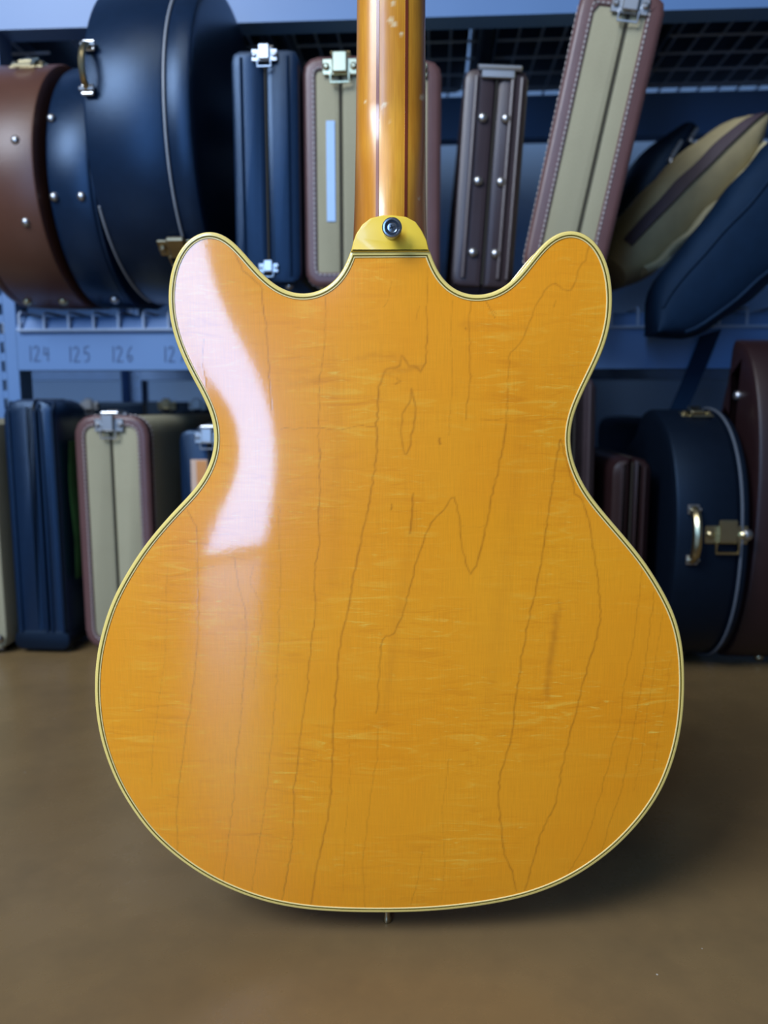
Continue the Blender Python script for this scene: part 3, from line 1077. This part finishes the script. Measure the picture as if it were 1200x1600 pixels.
STEP = .0011
xs = np.arange(OUT[:, 0].min() - 6 * STEP, OUT[:, 0].max() + 6 * STEP, STEP)
zs = np.arange(OUT[:, 1].min() - 6 * STEP, OUT[:, 1].max() + 6 * STEP, STEP)
GXX, GZZ = np.meshgrid(xs, zs)
MASK = inside(GXX, GZZ, OUT)

def poisson(mask, u, it, k):
    m = mask[1:-1, 1:-1]
    for _ in range(it):
        n_ = .25 * (u[2:, 1:-1] + u[:-2, 1:-1] + u[1:-1, 2:] + u[1:-1, :-2] + k)
        u[1:-1, 1:-1] = n_ * m
    return u
c8 = 8
u8 = poisson(MASK[::c8, ::c8], np.zeros(MASK[::c8, ::c8].shape), 2500, (STEP * c8)**2)
def up(a, f, shape):
    a = np.repeat(np.repeat(a, f, 0), f, 1)[:shape[0], :shape[1]]
    return a
m2 = MASK[::2, ::2]
u2 = poisson(m2, up(u8, 4, m2.shape) * m2, 1500, (STEP * 2)**2)
U = poisson(MASK, up(u2, 2, MASK.shape) * MASK, 500, STEP**2)
# carved arch: recurve at the edge, about 8 mm high in the middle
A0, A1, A2, RC, B1, QQ = .007585, -.000341, .002457, .03098, -.00153, .8171
tt = np.clip(U / U.max(), 0, 1)**QQ
zc = (GZZ - OUT[:, 1].min() - .245) / .245
gg = (tt - RC * (1 - np.exp(-tt / RC))) / (1 - RC * (1 - np.exp(-1 / RC)))
HT = (A0 + A1 * zc + A2 * zc * zc) * gg + B1 * tt * (1 - tt)
HT = np.where(MASK, HT, 0)
for _ in range(12):
    HT = (HT + np.roll(HT, 1, 0) + np.roll(HT, -1, 0) + np.roll(HT, 1, 1) + np.roll(HT, -1, 1)) / 5
HT = HT - .0002

def height(x, z):
    fx = np.clip((np.asarray(x) - xs[0]) / STEP, 0, len(xs) - 2.001)
    fz = np.clip((np.asarray(z) - zs[0]) / STEP, 0, len(zs) - 2.001)
    i, j = fz.astype(int), fx.astype(int)
    a, b = fz - i, fx - j
    return (1 - a) * ((1 - b) * HT[i, j] + b * HT[i, j + 1]) + a * ((1 - b) * HT[i + 1, j] + b * HT[i + 1, j + 1])

# grain lines of the maple, in photo pixels: (width px, strength, points)
GRAIN = [
 (1.5,.75,[(355,377),(365,392),(375,412),(382,426),(400,439),(410,450),(412,485),(417,510),(419,552),(421,590),(426,640)]),
 (1.3,.55,[(508.7,465),(508.7,500),(507.5,535),(504,567),(500,587),(499,605),(500,642),(499,680),(500,717)]),
 (1.6,.75,[(500,700),(501,770),(499,795),(500,850),(495,875),(492.5,907),(494.5,937),(494,962),(487.5,1000),(484,1045),(479,1090),(472.5,1125),(470,1157),(466,1195),(461,1225),(460,1275),(456,1325),(449,1362),(440,1410)]),
 (1.2,.5,[(670,415),(668,450),(666,480)]),
 (1.6,.75,[(666,480),(667.5,530),(665,565),(657,581)]),
 (2.4,.6,[(657,581),(650,572),(637.5,572),(627.5,555),(624,572),(604,577),(591,605)]),
 (2.0,.8,[(591,605),(591,630),(587.5,667),(590,690),(585,737),(577.5,782),(571,815),(560,865),(552.5,900),(542.5,960),(536,980),(530,1015),(527.5,1055),(525,1090),(522.5,1112),(521,1162),(517.5,1225),(512.5,1275),(502.5,1320),(495,1355),(486,1412)]),
 (2.0,.7,[(642.5,608),(640,627),(629,645),(626,675),(629,700),(634,712),(641,692),(646,662),(650,642),(646,625),(642.5,608)]),
 (1.6,.65,[(736,470),(732.5,500),(732.5,542),(734,592),(729,635),(727.5,655)]),
 (1.8,.6,[(922,377),(915,407),(902,420),(900,440),(890,455),(875,450),(865,442),(850,455)]),
 (1.5,.6,[(850,455),(835,480),(825,510),(815,532),(795,555),(794,565),(792.5,602),(791,640),(790,662)]),
 (2.0,.8,[(790,662),(785,700),(775,742),(765,782),(760,810),(750,855),(742.5,880),(734,894)]),
 (1.7,.75,[(734,894),(727.5,880),(720,850),(717.5,812),(712.5,787),(706,772.5),(692.5,795),(672.5,815),(657.5,850),(647.5,882),(637.5,925),(627.5,960),(615,987),(600,990),(595,1007),(592.5,1050),(590,1095),(587.5,1108)]),
 (1.4,.4,[(591,1130),(590,1180),(582.5,1212),(575,1275),(566,1345),(570,1420)]),
 (1.8,.8,[(875,687),(865,737),(860,775),(854,812),(845,870),(835,917),(822.5,970),(812.5,1025),(806,1072),(801.7,1107),(795,1157),(780,1200),(776.7,1240),(781.7,1287),(785,1327),(800,1360),(807,1392)]),
 (1.8,.75,[(875,687),(880,702),(887.5,730),(899,773),(908,778),(919,810),(927,863),(933,913),(936,966),(931.5,988),(929,1000),(911,1057),(898,1107),(885,1157),(873,1210),(866.7,1250),(843,1300),(830,1350),(820,1390)]),
 (1.3,.5,[(1003,893),(990,990),(973,1073),(966.7,1133),(956.7,1160),(946.7,1200),(930,1260),(916.7,1307),(888,1366)]),
 (1.3,.5,[(1021.7,925),(1010,1013),(993,1117),(983,1167),(970,1233),(950,1290),(938,1335)]),
 (1.1,.35,[(1035,960),(1016.7,1073),(1006.7,1133),(1003,1167),(990,1233)]),
 (1.1,.35,[(1048,1030),(1036.7,1113),(1028,1150),(1020,1200)]),
 (2.0,.9,[(645,770),(644,790),(642,815),(640,831)]),
 (1.5,.6,[(293,797),(305,818),(310,833),(310,890),(311.7,957),(308,1040),(300,1100),(293,1135),(281.7,1217),(276.7,1283),(276.7,1330)]),
 (1.3,.6,[(368,870),(372,900),(376.7,920),(386.7,957),(386.7,1007),(381.7,1073),(378,1133),(371.7,1167),(368,1233),(360,1293),(351.7,1360),(349,1380)]),
 (1.1,.4,[(398,880),(392,905),(413,947),(403,1023),(398,1073)]),
 (1.2,.5,[(436.7,790),(440,873),(438,957),(436.7,1023),(433,1073),(425,1162),(420,1212),(415,1257),(407.5,1305),(400,1345),(394,1390)]),
 (1.2,.4,[(660,1325),(652.5,1370),(642.5,1412)]),
 (1.0,.35,[(261.7,880),(262,957),(260,1023),(253,1073),(240,1160),(238,1230)]),
 (1.2,.6,[(319,530),(316,565),(321,605)]),
 (1.0,.55,[(440,670),(463,669),(490,668),(530,671),(560,665),(588,666)]),
 (1.0,.4,[(293,887),(315,886),(337,884)]),
 (1.0,.45,[(720,820),(745,821),(760,818)]),
 (1.2,.5,[(750,655),(775,657),(795,653)]),
 (1.2,.7,[(757,466),(765,480),(773,497)]),(1.0,.6,[(765,482),(776,492)]),
 (1.3,.5,[(865,480),(868,470)]),
 (2.2,.9,[(686,685),(687,693)]),(1.8,.9,[(727,513),(728,515)]),(1.6,.8,[(612,786),(611,794)]),
 (2.2,.55,[(620,592),(627,596),(618,600)]),
 (1.2,.35,[(707,470),(704,520),(706,600),(700,680)]),
 (1.0,.3,[(545,1130),(548,1200),(540,1290),(536,1400)]),
 (1.0,.3,[(700,1180),(690,1260),(694,1340),(690,1405)]),
 (1.0,.4,[(612,440),(606,470),(600,480)]),(1.2,.4,[(655,480),(650,500)]),
 (1.2,.9,[(264,440),(276,447)]),
]
STREAK = [(7,.9,[(868,955),(862,1000),(856,1045),(853,1085)]),(4,.5,[(870,935),(872,965)]),(9,.35,[(612,1010),(608,1050),(604,1095)]),
          (5,.5,[(600,582),(640,578),(660,572)]),(6,.4,[(560,560),(590,555),(620,562)]),(7,.35,[(455,600),(480,596),(498,592)]),
          (7,.3,[(720,508),(770,510),(820,512)]),(12,.25,[(650,800),(620,960),(600,1120)]),(14,.22,[(520,560),(530,700),(520,900)]),(16,.2,[(820,560),(800,800),(760,1100)])]

def paint_lines(px, pz, lines, wig):
    out = np.zeros(px.shape)
    rg = np.random.default_rng(5)
    S_ = GY / FPX / .97
    for w, st, pts in lines:
        p = np.array(pts, float)
        d = np.r_[0, np.cumsum(np.hypot(*np.diff(p, axis=0).T))]
        n = max(3, int(d[-1] / 7))
        t = np.linspace(0, d[-1], n)
        q = np.stack([np.interp(t, d, p[:, 0]), np.interp(t, d, p[:, 1])], 1)
        q[1:-1] += rg.normal(0, wig, (n - 2, 2))
        sv = st * (.72 + .28 * np.abs(rg.normal(0, 1, n)).clip(0, 1.6))
        x, z = onplane(q[:, 0], q[:, 1])
        x = x - GX0
        R_ = 3.2 * w * S_ + .001
        sel = np.nonzero((px > x.min() - R_) & (px < x.max() + R_) & (pz > z.min() - R_) & (pz < z.max() + R_))[0]
        sx, sz = px[sel], pz[sel]
        acc = np.zeros(len(sel))
        for k in range(n - 1):
            zl, zh = min(z[k], z[k + 1]) - R_, max(z[k], z[k + 1]) + R_
            xl_, xh = min(x[k], x[k + 1]) - R_, max(x[k], x[k + 1]) + R_
            s2 = np.nonzero((sz > zl) & (sz < zh) & (sx > xl_) & (sx < xh))[0]
            if not len(s2):
                continue
            ex, ez = x[k + 1] - x[k], z[k + 1] - z[k]
            tp = np.clip(((sx[s2] - x[k]) * ex + (sz[s2] - z[k]) * ez) / (ex * ex + ez * ez + 1e-15), 0, 1)
            dd = np.hypot(sx[s2] - x[k] - tp * ex, sz[s2] - z[k] - tp * ez)
            acc[s2] = np.maximum(acc[s2], (sv[k] * (1 - tp) + sv[k + 1] * tp) * np.exp(-(dd / (w * S_ * .75))**2))
        out[sel] = np.maximum(out[sel], acc)
    return out

def grid_back():
    # cells whose corners all lie inside the outline inset by 2.6 mm (the purfling covers the stepped edge)
    step = .00088
    gx = np.arange(OUT[:, 0].min(), OUT[:, 0].max(), step)
    gz = np.arange(OUT[:, 1].min(), OUT[:, 1].max(), step)
    X, Z = np.meshgrid(gx, gz)
    ins = inside(X, Z, offset(OUT, .0024))
    cell = ins[:-1, :-1] & ins[1:, :-1] & ins[:-1, 1:] & ins[1:, 1:]
    used = np.zeros(X.shape, bool)
    used[:-1, :-1] |= cell; used[1:, :-1] |= cell; used[:-1, 1:] |= cell; used[1:, 1:] |= cell
    idx = -np.ones(X.shape, int)
    idx[used] = np.arange(used.sum())
    ux, uz = X[used], Z[used]
    # smooth height by cubic-ish sampling: bilinear of the smoothed table, then averaged
    Hh = height(X, Z)
    for _ in range(6):
        P_ = np.pad(Hh, 1, mode='edge')
        Hh = (Hh + P_[2:, 1:-1] + P_[:-2, 1:-1] + P_[1:-1, 2:] + P_[1:-1, :-2]) / 5
    uy = -Hh[used]
    co = np.stack([ux, uy, uz], 1).astype(np.float32)
    r_, c_ = np.nonzero(cell)
    f = np.stack([idx[r_, c_], idx[r_, c_ + 1], idx[r_ + 1, c_ + 1], idx[r_ + 1, c_]], 1).astype(np.int32)
    me = bpy.data.meshes.new('back')
    me.vertices.add(len(co))
    me.vertices.foreach_set('co', co.ravel())
    me.loops.add(f.size)
    me.loops.foreach_set('vertex_index', f.ravel())
    me.polygons.add(len(f))
    me.polygons.foreach_set('loop_start', np.arange(0, f.size, 4, dtype=np.int32))
    me.polygons.foreach_set('use_smooth', np.ones(len(f), bool))
    me.update(calc_edges=True)
    for nm, ln, wg in (('grain', GRAIN, .75), ('streak', STREAK, 1.5)):
        a = me.attributes.new(nm, 'FLOAT', 'POINT')
        a.data.foreach_set('value', paint_lines(ux, uz, ln, wg).astype(np.float32))
    me.materials.append(M['back'])
    o = bpy.data.objects.new('back', me)
    COL.objects.link(o)
    o.parent = guitar
    return o
grid_back()

def ring_part(name, secs, m):
    """closed strip round the body; secs = [(inset, lift or absolute y)]"""
    ls = []
    for d, lift, absy in secs:
        q = offset(OUT, d)
        if absy is None:
            yv = -np.maximum(height(q[:, 0], q[:, 1]), -.0002) - lift
        else:
            yv = np.full(len(q), absy)
        ls.append([(float(a), float(y), float(b)) for (a, b), y in zip(q, yv)])
    ls.append(ls[0])
    return obj(name, MB().loops(ls, cap0=False, cap1=False), m, guitar, smooth=50)
ring_part('binding', [(.0001, 0, .0062), (-.0002, 0, .0055), (-.0002, 0, .0008), (.0003, 0, -.0001), (.0009, .0006, None), (.0023, .0006, None), (.0023, 0, .0062)], M['binding'])
ring_part('dark_purfling', [(.0022, .00052, None), (.0033, .00050, None), (.0033, 0, .002), (.0022, 0, .002)], M['dark_line'])
ring_part('pale_purfling', [(.0032, .00050, None), (.0039, .00045, None), (.0041, .0001, None), (.0040, 0, .002), (.0032, 0, .002)], M['pale_line'])
# rim
ls = [[(a, y, b) for a, b in offset(OUT, d)] for d, y in ((.0012, .0045), (.0004, .0050), (.0004, BODY_T - .005), (.0012, BODY_T - .0045))]
obj('rim', MB().loops(ls, cap0=False, cap1=False), M['side'], guitar)
# top plate and its binding
ls = [[(a, y, b) for a, b in offset(OUT, d)] for d, y in ((.0008, BODY_T - .006), (0, BODY_T - .0055), (0, BODY_T - .0008), (.0008, BODY_T), (.003, BODY_T), (.003, BODY_T - .006))]
ls.append(ls[0])
obj('binding', MB().loops(ls, cap0=False, cap1=False), M['binding'], guitar)
lo = [[(a, BODY_T - .005, b) for a, b in offset(OUT, .002)], [(a, BODY_T - .0004, b) for a, b in offset(OUT, .0028)], [(a, BODY_T + .0002, b) for a, b in offset(OUT, .006)]]
obj('top', MB().loops(lo), M['side'], guitar)

# neck: back of the neck curves down from the heel to the thin shaft
NF = BODY_T + .002      # plane of the fretboard's underside
z_cap = float(onplane(610, 391)[1])
def neck_sec(z):
    """half width, centre x, back y at height z"""
    d = z - z_cap
    k = max(0.0, min(1.0, (d - .008) / .095))
    k = k * k * (3 - 2 * k)
    yb = .0010 + k * (NF - .0185 - .0010)
    if d > .103:
        yb = NF - .0185 + (d - .103) * .004
    return yb
EDGE = [(-60, 557.2, 666.0), (0, 556.6, 666.2), (100, 555.8, 666.3), (200, 555.0, 666.4), (300, 552.4, 667.8), (350, 550.4, 669.3), (391, 548.6, 670.8)]
def neck_edges(z):
    """left and right edge x at height z (the widest part of the section sits near the fretboard)"""
    ysil = NF - .006
    dist = GY + neck_sec(z) * .5 + ysil * .5
    # pixel row in which height z at that distance is seen
    a = math.atan2(z - CAM_H, dist) + PITCH
    v = 800 - FPX * math.tan(a)
    l = np.interp(v, [e[0] for e in EDGE], [e[1] for e in EDGE])
    r_ = np.interp(v, [e[0] for e in EDGE], [e[2] for e in EDGE])
    return float(onplane(l, v, dist)[0]) - GX0, float(onplane(r_, v, dist)[0]) - GX0
NZ = 230
zz = np.linspace(z_cap - .004, z_cap + .36, NZ)
NK = 70
nv, nw, ne = [], [], []
edges = [neck_edges(z) for z in zz]
el = np.array(edges)
k5 = np.ones(9) / 9
el = np.stack([np.convolve(np.pad(el[:, i], 4, mode='edge'), k5, 'valid') for i in (0, 1)], 1)
def neck_y(s, z):
    """y of the neck's back at relative half-width s in [-1, 1]"""
    yb = neck_sec(z)
    e = 2.08
    dpt = NF - yb
    return yb + dpt * (1 - max(0.0, 1 - abs(s)**e)**(1 / e))
WEAR = [(614, 5, 3.5), (611, 31, 4), (616, 38, 4), (608, 33, 2.5), (627, 53, 3), (601, 163, 3.5), (596, 168, 2), (590, 188, 2), (609, 190, 1.5), (660, 152, 4), (655, 310, 2), (571, 160, 2)]
for i, z in enumerate(zz):
    l, r_ = el[i]
    for k in range(NK):
        th = math.pi * k / (NK - 1)
        s = -math.cos(th)
        s = math.copysign(abs(s)**.85, s)
        y = neck_y(s, z)
        x = (l + r_) / 2 + s * (r_ - l) / 2
        nv.append((x, y, z))
        d3 = GY + y
        a = math.atan2(z - CAM_H, d3) + PITCH
        v = 800 - FPX * math.tan(a)
        yc = math.cos(PITCH) + math.tan(a) * math.sin(PITCH)
        u = 600 + FPX * (x + GX0) / d3 * yc
        w_ = 0.0
        for (wu, wv_, wr) in WEAR:
            dd = math.hypot(u - wu, v - wv_)
            w_ = max(w_, max(0.0, min(1.0, 1.6 - dd / wr * 1.1)) * .85)
        nw.append(w_)
        he = max(0.0, 1 - abs(z - z_cap) / .075)
        ne.append(min(1.0, max(0.0, (abs(s) - .72) / .28)**1.2 * (.45 + .55 * he) + .18 * he))
nf = []
for i in range(NZ - 1):
    for k in range(NK - 1):
        nf.append((i * NK + k, i * NK + k + 1, (i + 1) * NK + k + 1, (i + 1) * NK + k))
nf.append(tuple(range(NK)))
nf.append(tuple((NZ - 1) * NK + k for k in range(NK))[::-1])
for i in range(NZ - 1):
    nf.append((i * NK, (i + 1) * NK, (i + 1) * NK + NK - 1, i * NK + NK - 1))
b = MB()
b.add(nv, nf)
neck = obj('neck', b, M['neck'], guitar, smooth=60)
for nm, vals in (('wear', nw), ('edge', ne)):
    a = neck.data.attributes.new(nm, 'FLOAT', 'POINT')
    a.data.foreach_set('value', np.array(vals, np.float32))
# two dark laminations let into the neck
for u_b, u_t in ((589.2, 590.3), (634.3, 635.8)):
    lo = []
    for i in range(2, NZ):
        z = zz[i]
        l, r_ = el[i]
        dist = GY + neck_sec(z)
        a = math.atan2(z - CAM_H, dist) + PITCH
        v = 800 - FPX * math.tan(a)
        u = np.interp(v, [0, 335], [u_t, u_b])
        x = float(onplane(u, v, dist)[0]) - GX0
        hw_ = .00098
        row = []
        for dx, dy in ((-hw_, .0012), (-hw_, -.00035), (hw_, -.00035), (hw_, .0012)):
            s = ((x + dx) - (l + r_) / 2) / ((r_ - l) / 2)
            row.append((x + dx, neck_y(s, z) + dy, z))
        lo.append(row)
    obj('neck_lamination', MB().loops(lo), M['stripe'], guitar, label='dark red-brown stripe in the neck')
# fretboard on the far side
lo = []
for i in range(0, NZ, 6):
    l, r_ = el[i]
    lo.append([(l + .0002, NF - .0002, zz[i]), (l + .0006, NF + .006, zz[i]), (0 + (l + r_) / 2, NF + .0075, zz[i]), (r_ - .0006, NF + .006, zz[i]), (r_ - .0002, NF - .0002, zz[i])])
obj('fretboard', MB().loops(lo), M['fret'], guitar)

# heel cap
CAP = [(548.2, 392.4), (551.5, 378), (556, 365), (565.6, 350), (578.8, 339.7), (597.5, 335.4), (612.5, 335), (635, 337.8), (650, 346), (659.4, 359.4), (667, 374.4), (671.0, 392.4)]
cx, cz = onplane(np.array([p[0] for p in CAP]), np.array([p[1] for p in CAP]), GY - .003)
cap = resample(np.stack([cx - GX0, cz], 1), 160)
s2 = (cap[:, 0] * np.roll(cap[:, 1], -1) - cap[:, 1] * np.roll(cap[:, 0], -1)).sum()
if s2 < 0:
    cap = cap[::-1]
lo = [[(p[0], .004, p[1]) for p in cap], [(p[0], -.0010, p[1]) for p in cap], [(p[0], -.0017, p[1]) for p in offset(cap, .0004)], [(p[0], -.0020, p[1]) for p in offset(cap, .0012)]]
obj('heel_cap', MB().loops(lo), M['cap'], guitar, label='glossy yellowed heel cap')
# heel block filling behind the cap down to the body
# strap button on the cap
bx, bz = onplane(612.5, 353.5, GY - .0135)
bx -= GX0
F_ = Matrix.Translation((float(bx), -.0019, float(bz) - .0005)) @ Matrix.Rotation(R(90), 4, 'X')
b = MB().lathe([(.0056, 0), (.0054, .0008), (.0040, .0022), (.0036, .0055), (.0042, .0075), (.0058, .0086), (.0064, .0093), (.0064, .0106), (.0058, .0112), (.0050, .0113), (.0046, .0108), (.0044, .0098), (.0030, .0098), (.0010, .0097)], 40, F_)
sb = obj('strap_button', b, M['chrome'], guitar, label='nickel strap button')
b = MB().lathe([(.0033, .0094), (.0033, .0101), (.0028, .0106), (.0016, .0108), (.0005, .0108)], 24, F_)
sc_ = obj('button_screw', b, M['chrome'], sb)
b = MB().lathe([(.0047, .00985), (.0047, .01005), (.0034, .01005), (.0034, .00985)], 32, F_)
for an in (0, 90):
    b.box((0, 0, .0108), (.0034, .0008, .0004), .0001, F_ @ Matrix.Rotation(R(an + 20), 4, 'Z'))
obj('screw_recess', b, M['dark_metal'], sb)

# end pin that carries the guitar on the floor
zb_ = float(OUT[:, 1].min())
px_, _ = onplane(605, 1430, GY + .02)
F_ = Matrix.Translation((float(px_) - GX0, BODY_T * .5, zb_ + .0015)) @ Matrix.Rotation(R(180), 4, 'X')
Lp = zb_ + .0015
b = MB().lathe([(.0062, 0), (.0060, .0012), (.0034, .0024), (.0026, Lp - .006), (.0030, Lp - .004), (.0036, Lp - .0025), (.0034, Lp - .0006), (.0022, Lp - .0001)], 28, F_)
obj('end_pin', b, M['old_brass'], guitar, label='small end pin touching the floor')
